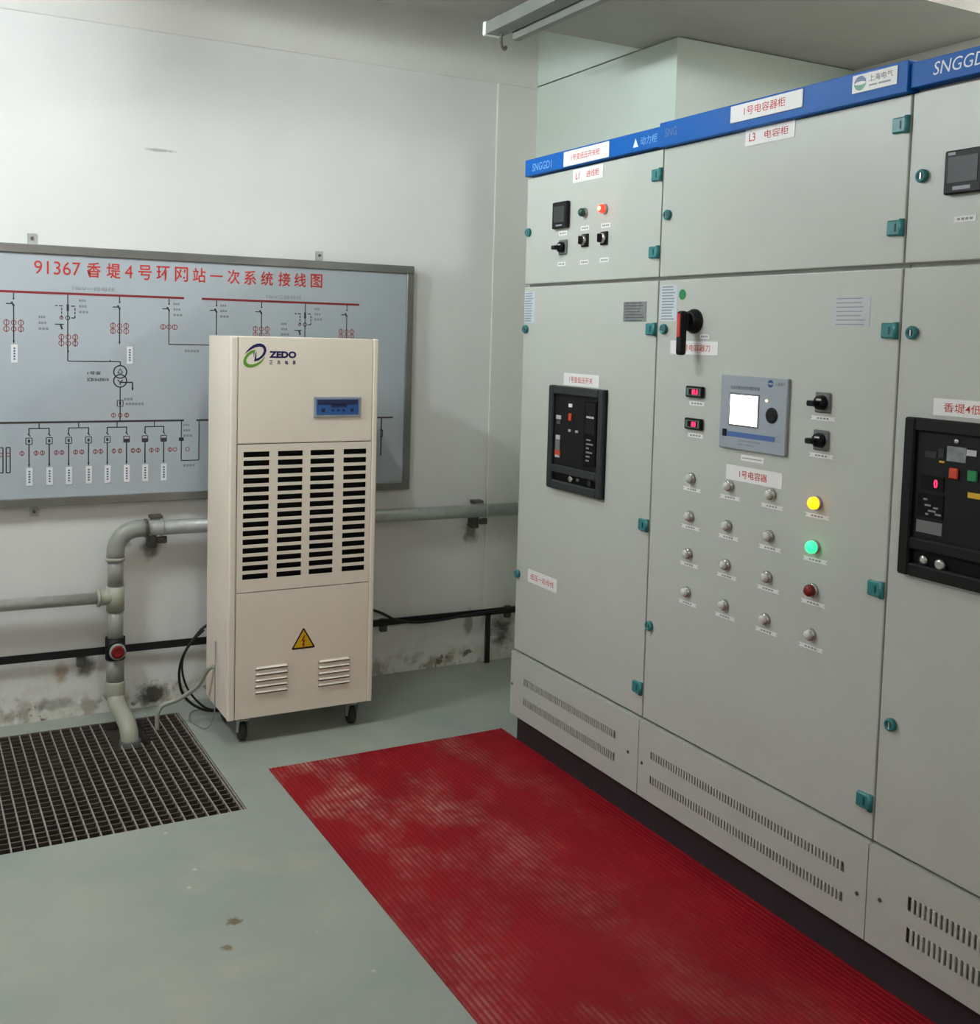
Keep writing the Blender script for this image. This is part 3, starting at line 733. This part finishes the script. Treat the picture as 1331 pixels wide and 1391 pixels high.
simple_branch(-1.871); simple_branch(-1.682); breaker_branch(-1.491, 1.409); ct_group(-1.489, 1.501, 1.477); arrow(K_, -1.490, 1.440)
simple_branch(-1.300, 1.478, (1.549, 1.528)); simple_branch(-1.110, 1.480, None, 'none')
for s in (-1, 1): ring(N_, -1.110+s*.023, 1.549, .011, .003); seg(N_, -1.110+s*.023, 1.560, -1.110+s*.023, 1.538, .003)
ring(N_, -1.110, 1.549, .010, .003)
lines(K_, [(-1.110, 1.480), (-.920, 1.480), (-.920, 1.520)], .004)
simple_branch(-.920, 1.52, None, 'none'); simple_branch(-.732); breaker_branch(-.543, 1.409); ct_group(-.543, 1.501, 1.477); simple_branch(-.355, 1.478, (1.549, 1.528))
lines(K_, [(-1.490, 1.409), (-1.297, 1.409), (-1.297, 1.396)], .004); arrow(K_, -1.335, 1.409, .006)
def transformer(x):
    ring(K_, x, 1.369, .027, .005, 28); ring(K_, x, 1.334, .027, .005, 28)
    lines(K_, [(x-.010, 1.364), (x+.010, 1.364), (x, 1.381), (x-.010, 1.364)], .003)
    lines(K_, [(x-.010, 1.338), (x, 1.328), (x+.010, 1.338)], .004); seg(K_, x, 1.328, x, 1.318, .004)
    lines(K_, [(x, 1.328), (x+.047, 1.328), (x+.047, 1.297)], .005); arrow(K_, x+.047, 1.297, .010)
    seg(K_, x, 1.307, x, 1.177, .004)
    lines(K_, [(x-.011, 1.257), (x+.011, 1.257), (x+.011, 1.234), (x-.011, 1.234), (x-.011, 1.257)], .003); seg(K_, x, 1.252, x, 1.240, .007)
    for dx in (-.025, 0, .025): ring(N_, x+dx, 1.199, .009, .003)
    for dx in (-.025, .025): seg(N_, x+dx, 1.209, x+dx, 1.189, .003)
transformer(-1.297); transformer(-.350)
lines(K_, [(-.543, 1.409), (-.350, 1.409), (-.350, 1.396)], .004)
seg(K_, -1.95, 1.175, -1.048, 1.175, .008); seg(K_, -.998, 1.175, -.128, 1.175, .008)
TAGS = [(-1.680, 1.435), (-1.261, 1.435)]
def feeder(x, filled):
    lines(K_, [(x, 1.152), (x, 1.128)], .004); seg(K_, x-.004, 1.132, x+.005, 1.122, .004)
    lines(K_, [(x-.011, 1.116), (x+.011, 1.116), (x+.011, 1.092), (x-.011, 1.092), (x-.011, 1.116)], .003)
    if filled: seg(K_, x, 1.106, x, 1.092, .020)
    else: seg(K_, x, 1.110, x, 1.098, .008)
    seg(K_, x, 1.092, x, 1.008, .0045); arrow(K_, x, 1.006)
    for dx in (-.025, .025): ring(N_, x+dx, 1.058, .009, .003); seg(N_, x+dx, 1.068, x+dx, 1.048, .003)
    TAGS.append((x+.001, .968))
for i, (a, c) in enumerate(((-1.863,-1.790), (-1.630,-1.558), (-1.488,-1.415), (-1.345,-1.272), (-1.201,-1.128), (-.900,-.828), (-.756,-.684), (-.612,-.540), (-.468,-.396))):
    m_ = (a+c)/2; seg(K_, m_, 1.175, m_, 1.152, .004); seg(K_, a-.002, 1.152, c+.002, 1.152, .004)
    feeder(a, i >= 4); feeder(c, i >= 3)
lines(K_, [(-1.058, 1.175), (-1.058, 1.012), (-.987, 1.012), (-.987, 1.175)], .004); seg(K_, -1.058, 1.106, -1.058, 1.092, .020)
for dx in (-.025, .025): ring(N_, -1.058+dx, 1.058, .009, .003)
lines(K_, [(-.183, 1.175), (-.183, 1.006)], .006); lines(K_, [(-.190, 1.12), (-.176, 1.12), (-.176, 1.09), (-.190, 1.09)], .004)
for dx in (0, .025): lines(K_, [(-1.735+dx, 1.082), (-1.721+dx, 1.082), (-1.721+dx, .987), (-1.735+dx, .987), (-1.735+dx, 1.082)], .004); ring(N_, -1.728+dx, 1.055, .008, .003)
R_.build('red_diagram_lines', 'diagred', bd); K_.build('dark_diagram_lines', 'diagdark', bd); N_.build('brown_diagram_symbols', 'diagbrown', bd)
src = None
for (x, z) in TAGS:
    o = Vector((x, PY-.0006, z))
    if src is None:
        b = MB().use('white').box(x-.0115, x+.0115, PY-.0012, PY, z-.034, z+.034)
        b.use('bluebar')
        for i in range(5): b.face([(x+u*.0035, PY-.0016, z+.020-.010*i+v*.003) for u, v in ((-1,-1),(1,-1),(1,1),(-1,1))])
        src = b.build('paper_tag', None, bd, o)
    else: inst(src, bd, o)
def btext(s, x, z, w_, h_): text(s, FACE_WALL, (x, PY-.0006, z), w_, h_, 'greyprint', bd, 0.0, 'small_lettering')
btext('10kV一段母线', -1.396, 1.688, .155, .016); btext('10kV二段母线', -.636, 1.686, .152, .016)
text('1号变', FACE_WALL, (-1.394, PY-.0006, 1.364), .050, .014, 'darkprint', bd, 0, 'small_lettering')
text('SCB10-630kVA', FACE_WALL, (-1.380, PY-.0006, 1.339), .082, .013, 'darkprint', bd, .01, 'small_lettering')
rr = []
for cx, cz in ((-1.430, 1.620), (-1.575, 1.553), (-1.073, 1.620), (-.885, 1.620), (-.482, 1.620), (-.628, 1.553), (-1.030, 1.135)):
    for i, ww in enumerate((.026, .030, .038)):
        for q in range(3): rr.append((cx+1.0+q*ww/3-.02, cz-.022*(i-1)-.005, cx+1.0+q*ww/3-.02+ww/4, cz-.022*(i-1)+.004))
for cx, cz, n_ in ((-1.265, 1.262, 3), (-1.240, 1.243, 6), (-1.017, 1.455, 5), (-1.025, .992, 4)):
    for q in range(n_): rr.append((cx+1.0+(q-n_/2)*.012, cz-.005, cx+1.0+(q-n_/2)*.012+.009, cz+.005))
tag(flat_rects(FACE_WALL, (-1.0, PY-.0003, 0), rr, 'greyprint', bd, 'small_print'), kind='stuff')

# ------------------------------------------------------------------ dehumidifier
DX0, DX1, DF, DB, DZ0, DZ1 = -1.003, -.425, -.560, -.250, .100, 1.522
dh = empty('dehumidifier', ((DX0+DX1)/2, (DF+DB)/2, 0), 'cream industrial dehumidifier on casters standing before the wiring board', 'dehumidifier')
b = MB(); W_ = .004
b.box(DX0, DX0+W_, DF+.022, DB, DZ0+.004, DZ1); b.box(DX1-W_, DX1, DF+.022, DB, DZ0+.004, DZ1)
b.box(DX0+W_, DX1-W_, DB-W_, DB, DZ0+.004, DZ1); b.box(DX0+W_, DX1-W_, DF+.022, DB-W_, DZ1-W_, DZ1); b.box(DX0+W_, DX1-W_, DF+.022, DB-W_, DZ0+.004, DZ0+.004+W_)
b.build('casing', 'cream', dh)
for x0, x1 in ((DX0, DX0+.027), (DX1-.022, DX1)):
    MB().box(x0, x1, DF, DF+.024, DZ0-.003, DZ1+.002, .006, 3).build('corner_post', 'cream', dh)
px0, px1 = DX0+.0285, DX1-.0235
tp = MB().box(px0, px1, DF+.002, DF+.022, 1.131, DZ1, .002).build('upper_panel', 'cream', dh)
LOUV = ((-.898, -.772, .286), (-.650, -.521, .282)); LP = .0228
b = MB(); fy0, fy1 = DF+.002, DF+.005
b.box(px0, px1, fy0, fy1, DZ0, .172); b.box(px0, px1, fy0, fy1, .300, .5755)
b.box(px0, LOUV[0][0], fy0, fy1, .172, .300); b.box(LOUV[0][1], LOUV[1][0], fy0, fy1, .172, .300); b.box(LOUV[1][1], px1, fy0, fy1, .172, .300)
for (xa, xb, za) in LOUV:
    zs = [.300] + [v for i in range(5) for v in (za-i*LP+.004, za-i*LP-.0085)] + [.172]
    for i in range(0, len(zs), 2): b.box(xa, xb, fy0, fy1, zs[i+1], zs[i])
lp = b.build('lower_panel', 'cream', dh)
gz0, gz1 = .5785, 1.128
colx = ((-.952, -.854), (-.822, -.725), (-.695, -.599), (-.562, -.468)); pitch = .0325; ztop = 1.101; SH = .0205
b = MB()
edges = [px0] + [v for c in colx for v in c] + [px1]
for i in range(0, len(edges), 2): b.box(edges[i], edges[i+1], DF+.002, DF+.006, gz0, gz1)
zb = ztop - 14*pitch - SH
for (xa, xb) in colx: b.box(xa, xb, DF+.002, DF+.006, ztop, gz1); b.box(xa, xb, DF+.002, DF+.006, gz0, zb)
gr = b.build('front_grille', 'cream', dh)
MB().box(px0, px1, DF+.0195, DF+.0215, gz0, gz1).build('grille_backing', 'blackd', dh)
for (xa, xb) in colx:
    src = None
    for i in range(14):
        zt = ztop - i*pitch - SH; zz = zt - (pitch-SH)/2; o = Vector(((xa+xb)/2, DF+.0035, zz))
        if src is None: src = MB().box(xa, xb, DF+.0022, DF+.006, zt-(pitch-SH), zt).build('slat', 'cream', gr, o)
        else: inst(src, gr, o)
LY = DF + .0012
# logo
def zl(p): return (-.9575 + (p[0]/13.31 - 10)*.00279, LY, 1.496 - (p[1]/13.31 - 12)*.00267)
b = MB(); b.face([zl(p) for p in ((150,360),(185,300),(240,235),(310,180),(380,152),(440,148),(500,172),(535,220),(545,280),(522,350),(470,410),(410,455),(325,480),(350,330),(365,272),(364,430),(420,400),(470,350),(495,290),(490,240),(460,212),(410,205),(340,222),(270,260),(200,312),(165,345))])
b.build('navy_logo_swoosh', 'logoblue', tp)
b = MB(); b.face([zl(p) for p in ((345,262),(270,285),(200,335),(155,400),(132,470),(140,530),(180,572),(240,590),(310,582),(380,552),(450,500),(500,430),(522,372),(480,425),(430,475),(370,510),(300,532),(240,530),(200,508),(182,465),(200,410),(240,360),(280,328),(310,318),(314,420))])
b.build('green_logo_swoosh', 'logogreen', tp)
text('ZEDO', FACE_WALL, (-.809, LY, 1.4585), .104, .0255, 'logoblue', tp, .05)
for ch_, x_ in zip('正岛电器', (-.8537, -.8240, -.7942, -.7649)): text(ch_, FACE_WALL, (x_, LY, 1.4300), .0120, .0150, 'logoblue', tp, .012)
cp = MB().box(-.688, -.496, DF-.004, DF+.002, 1.224, 1.302, .002).build('control_panel', 'silver', dh)
MB().box(-.677, -.507, DF-.0055, DF-.0035, 1.234, 1.293).build('control_face', 'dispblue', cp)
MB().box(-.672, -.512, DF-.0062, DF-.0050, 1.272, 1.291).build('dark_display', 'dispdark', cp)
MB().box(-.618, -.556, DF-.0062, DF-.0050, 1.262, 1.275).build('display_foot', 'dispdark', cp)
for x, wv in ((-.650, .007), (-.612, .0045), (-.590, .0045), (-.568, .0045), (-.535, .006)):
    MB().box(x-wv, x+wv, DF-.0068, DF-.0050, 1.251-wv, 1.251+wv, .001).build('key', 'dispdark', cp)
# warning sign
b = MB().use('black')
def tri(b, cx, cz, hw, h, y, rnd):
    pts = []
    for (x, z, a) in ((cx-hw, cz-h*.42, 210), (cx+hw, cz-h*.42, 330), (cx, cz+h*.58, 90)):
        ccx = cx + (x-cx)*(1-rnd); ccz = cz + (z-cz)*(1-rnd); rad = hw*rnd*.55
        for k in range(-2, 3):
            t_ = math.radians(a + k*26); pts.append((ccx+rad*math.cos(t_), y, ccz+rad*math.sin(t_)))
    b.face(pts)
tri(b, -.712, .375, .049, .084, LY, .14); b.use('yellow'); tri(b, -.712, .375, .039, .067, LY-.0004, .10)
b.use('redoff'); b.face([(-.712+u*.001, LY-.0008, .371+v*.001) for u, v in ((2,22),(-9,-1),(-1,1),(-3,-12),(-7,-10),(0,-24),(5,-9),(1,-11),(7,5),(-1,3),(6,22))])
b.build('warning_sign', None, lp)
for (xa, xb, za) in LOUV:
    src = None
    for i in range(5):
        zz = za - i*.0228; o = Vector(((xa+xb)/2, DF+.001, zz))
        if src is None:
            b = MB(); y = LY
            b.use('cream'); b.face([(xa+.006, y, zz+.006), (xb-.006, y, zz+.006), (xb-.002, y-.007, zz-.001), (xa+.002, y-.007, zz-.001)])
            b.face([(xa+.006, y, zz+.006), (xa+.002, y-.007, zz-.001), (xa, y, zz-.002)]); b.face([(xb-.006, y, zz+.006), (xb-.002, y-.007, zz-.001), (xb, y, zz-.002)])
            src = b.build('louver', None, lp, o)
        else: inst(src, lp, o)
def caster(x, y):
    c = MB().use('steel').box(x-.030, x+.030, y-.030, y+.030, .098, .104); c.cyl((x, y, .086), (0,0,1), .020, .012, 16)
    for s in (-1, 1):
        c.face([(x+s*.018, y-.022, .088), (x+s*.018, y+.022, .088), (x+s*.018, y+.030, .034), (x+s*.018, y+.004, .034)])
    c.box(x-.018, x+.018, y-.022, y+.022, .086, .089)
    c = c.build('caster', None, dh)
    MB().use('rubber').lathe((x-.013, y+.017, .037), (1,0,0), [(0,.030),(.004,.037),(.022,.037),(.026,.030)], 24).build('wheel', None, c)
    MB().use('silver').cyl((x-.020, y+.017, .037), (1,0,0), .007, .040, 12).build('axle', None, c)
for x in (-.932, -.492):
    for y in (-.520, -.300): caster(x, y)

# ------------------------------------------------------------------ pipes
def arc(c, u, v, r, n=8, a1=PI/2):
    c, u, v = Vector(c), Vector(u), Vector(v)
    return [c + u*r*math.cos(a1*i/n) + v*r*math.sin(a1*i/n) for i in range(n+1)]
PX, PYy, PR = -1.320, -.078, .0300
dp = empty('drain_pipe', (PX, PYy, 0), 'grey drain pipework with red-capped valve running along the back wall into the grate', 'pipe')
MB().tube([(-1.21, PYy, .752), (.575, PYy, .737)], PR, 20).build('horizontal_pipe', 'steel', dp)
el = arc((PX+.085, PYy, .667), (-1,0,0), (0,0,1), .085)
MB().tube([(PX, PYy, .640)] + el + [(PX+.115, PYy, .752)], .0345, 20).build('elbow', 'pvc', dp)
MB().cyl((PX+.110, PYy, .752), (1,0,0), .0375, .010, 20).build('brass_collar', 'bracket', dp)
MB().cyl((PX, PYy, .632), (0,0,1), .0368, .012, 20).build('collar', 'pvclight', dp)
MB().cyl((PX, PYy, .525), (0,0,1), PR, .12, 20).build('riser', 'pvc', dp)
t_ = MB().use('pvclight').cyl((PX, PYy, .432), (0,0,1), .0345, .098, 20); t_.cyl((PX-.062, PYy, .487), (1,0,0), .030, .06, 18); t_.cyl((PX-.070, PYy, .487), (1,0,0), .034, .012, 18)
t_.build('tee', None, dp)
MB().tube([(-2.60, PYy, .500), (PX-.060, PYy, .487)], .0225, 18).build('branch_pipe', 'steel', dp)
MB().cyl((PX, PYy, .300), (0,0,1), PR, .135, 20).build('riser', 'pvc', dp)
v = MB().use('black').cyl((PX, PYy, .240), (0,0,1), .038, .085, 24); v.cyl((PX, PYy-.02, .281), (0,-1,0), .034, .030, 24)
v.use('pvc').lathe((PX, PYy-.048, .281), (0,-1,0), [(0,.032),(.010,.032),(.012,.027)], 24)
v = v.build('valve', None, dp)
MB().lathe((PX, PYy-.058, .281), (0,-1,0), [(0,.0255),(.006,.025),(.008,.021),(.008,.012),(.006,.008)], 24).build('red_cap', 'redoff', v)
MB().cyl((PX, PYy, .145), (0,0,1), .034, .098, 20).build('riser', 'pvc', dp)
MB().lathe((PX, PYy, .150), (0,0,-1), [(0,.036),(.004,.038),(.050,.038),(.060,.034)], 20).build('reducer', 'pvclight', dp)
pts = [(PX, PYy, .110)] + [(PX, PYy-.06+.06*math.cos(a), .085-.055*math.sin(a)+.0) for a in [PI/2*i/6 for i in range(1, 7)]]
pts = [(PX, PYy, .115), (PX, PYy-.004, .092), (PX+.001, PYy-.018, .072), (PX+.003, PYy-.045, .060), (PX+.006, PYy-.10, .052), (PX+.010, PYy-.150, .046), (PX+.013, PYy-.190, .034), (PX+.015, PYy-.215, .012), (PX+.016, PYy-.222, -.015), (PX+.016, PYy-.222, -.040)]
MB().tube(pts, .0335, 20).build('floor_elbow', 'pvclight', dp)
MB().lathe((PX+.016, PYy-.222, -.012), (0,0,-1), [(0,.037),(.002,.041),(.05,.041),(.30,.041)], 20).build('socket', 'pvcdark', dp)

def pipe_bracket(x, z, label):
    e = empty('pipe_bracket', (x, -.04, z-.08), label, 'bracket')
    b = MB()
    for k in range(24):
        a0, a1 = 2*PI*k/24, 2*PI*(k+1)/24
        q = [(x+dx, PYy+.0335*math.cos(a), z+.0335*math.sin(a)) for a, dx in ((a0,-.004),(a1,-.004),(a1,.004),(a0,.004))]
        b.face(q)
    b.build('strap', 'steel', e)
    MB().box(x-.045, x-.012, -.055, 0, z-.085, z-.030, .004).build('wall_block', 'bracket', e)
    MB().box(x-.012, x+.028, -.062, -.050, z-.068, z-.040, .003).build('wing', 'bracket', e)
    MB().box(x-.035, x+.015, -.045, 0, z+.030, z+.042, .002).build('top_lug', 'bracket', e)
pipe_bracket(-1.145, .7515, 'grimy strap bracket holding the pipe beside its elbow')
pipe_bracket(.325, .739, 'grimy strap bracket holding the pipe near the grey cabinets')

# grounding strip
gs = empty('grounding_strip', (-1.0, -.02, .0), 'black flat steel grounding strip along the foot of the back wall', 'metal strip')
def slab(p0, p1, y0, y1, h, name):
    (xa, za), (xb, zb_) = p0, p1; b = MB(); V = []
    for x, z in ((xa, za), (xb, zb_)):
        for yy in (y0, y1):
            for s in (-1, 1): V.append(b.bm.verts.new((x, yy, z+s*h/2)))
    for q in ((0,1,3,2),(4,6,7,5),(0,4,5,1),(2,3,7,6),(0,2,6,4),(1,5,7,3)): b.bm.faces.new([V[i] for i in q])
    return b.build(name, 'strip', gs)
slab((-2.7, .276), (.58, .243), -.034, -.028, .030, 'long_strip')
MB().box(.378, .400, -.034, -.022, 0, .245).build('drop_strip', 'strip', gs)
for x in (-1.44, -.145, .50): MB().box(x-.016, x+.016, -.029, -.001, .205, .262, .003).build('standoff', 'bracket', gs)

# cables and hose
def spline(pts, n=8):
    P = [Vector(p) for p in pts]; P = [P[0]*2-P[1]] + P + [P[-1]*2-P[-2]]; out = []
    for i in range(1, len(P)-2):
        for k in range(n):
            t_ = k/n; a, b_, c, d = P[i-1:i+3]
            out.append(.5*((2*b_) + (c-a)*t_ + (2*a-5*b_+4*c-d)*t_*t_ + (3*b_-a-3*c+d)*t_**3))
    return out + [P[-2]]
tag(MB().tube(spline([(-.995, -.243, .385), (-1.030, -.235, .355), (-1.085, -.225, .27), (-1.100, -.21, .18), (-1.075, -.20, .09), (-1.00, -.19, .025), (-.90, -.19, .008), (-.75, -.19, .008)]), .0055, 10).build('power_cable', 'cable'), 'black power cable looping from the dehumidifier side to the floor', 'cable')
tag(MB().tube(spline([(-.99, -.16, .34), (-1.05, -.15, .28), (-1.075, -.15, .20), (-1.05, -.15, .10), (-.98, -.17, .02), (-.90, -.17, .008)]), .0045, 10).build('control_cable', 'cable'), 'second black cable curling behind the looped power cable', 'cable')
tag(MB().tube(spline([(-1.011, -.38, .257), (-1.028, -.36, .237), (-1.05, -.31, .165), (-1.11, -.26, .105), (-1.165, -.235, .080), (-1.185, -.230, .05), (-1.188, -.228, .0), (-1.188, -.228, -.10)]), .0085, 12).build('drain_hose', 'hose'), 'pale drain hose from the dehumidifier down into the floor grating', 'hose')
tag(MB().tube(spline([(-1.007, -.40, .36), (-1.012, -.42, .28), (-1.016, -.43, .18), (-1.016, -.42, .08), (-1.03, -.36, .01), (-1.06, -.25, .004), (-1.04, -.15, .004), (-.99, -.12, .004)]), .0025, 8).build('thin_wire', 'greyprint'), 'thin grey wire trailing down the dehumidifier side', 'wire')
tag(MB().tube(spline([(-.46, -.05, .42), (-.28, -.05, .345), (-.17, -.05, .300), (-.10, -.05, .262), (0.0, -.05, .240), (.12, -.05, .238), (.25, -.05, .246), (.36, -.045, .250), (.57, -.045, .252)]), .0065, 10).build('wall_cable', 'cable'), 'black cable sagging along the strip between dehumidifier and cabinets', 'cable')

# ------------------------------------------------------------------ metal channel under the beam
ch = empty('ceiling_channel', (-.10, -2.2, 2.62), 'grey metal lamp batten fixed under the ceiling beam, white end and dangling hook', 'batten')
b = MB(); b.box(-.125, -.055, -3.4, -.800, 2.664, 2.710, .002)
b.build('channel', 'channel', ch)
MB().box(-.128, -.052, -.800, -.780, 2.662, 2.712, .003).build('white_end_cap', 'channelwhite', ch)
MB().box(-.045, -.015, -3.4, -.86, 2.640, 2.700, .002).build('side_rail', 'channel', ch)
b = MB(); b.tube(spline([(-.075, -.83, 2.666), (-.075, -.83, 2.640), (-.072, -.83, 2.622), (-.060, -.83, 2.612), (-.052, -.83, 2.622)]), .006, 8); b.build('hook', 'bracket', ch)
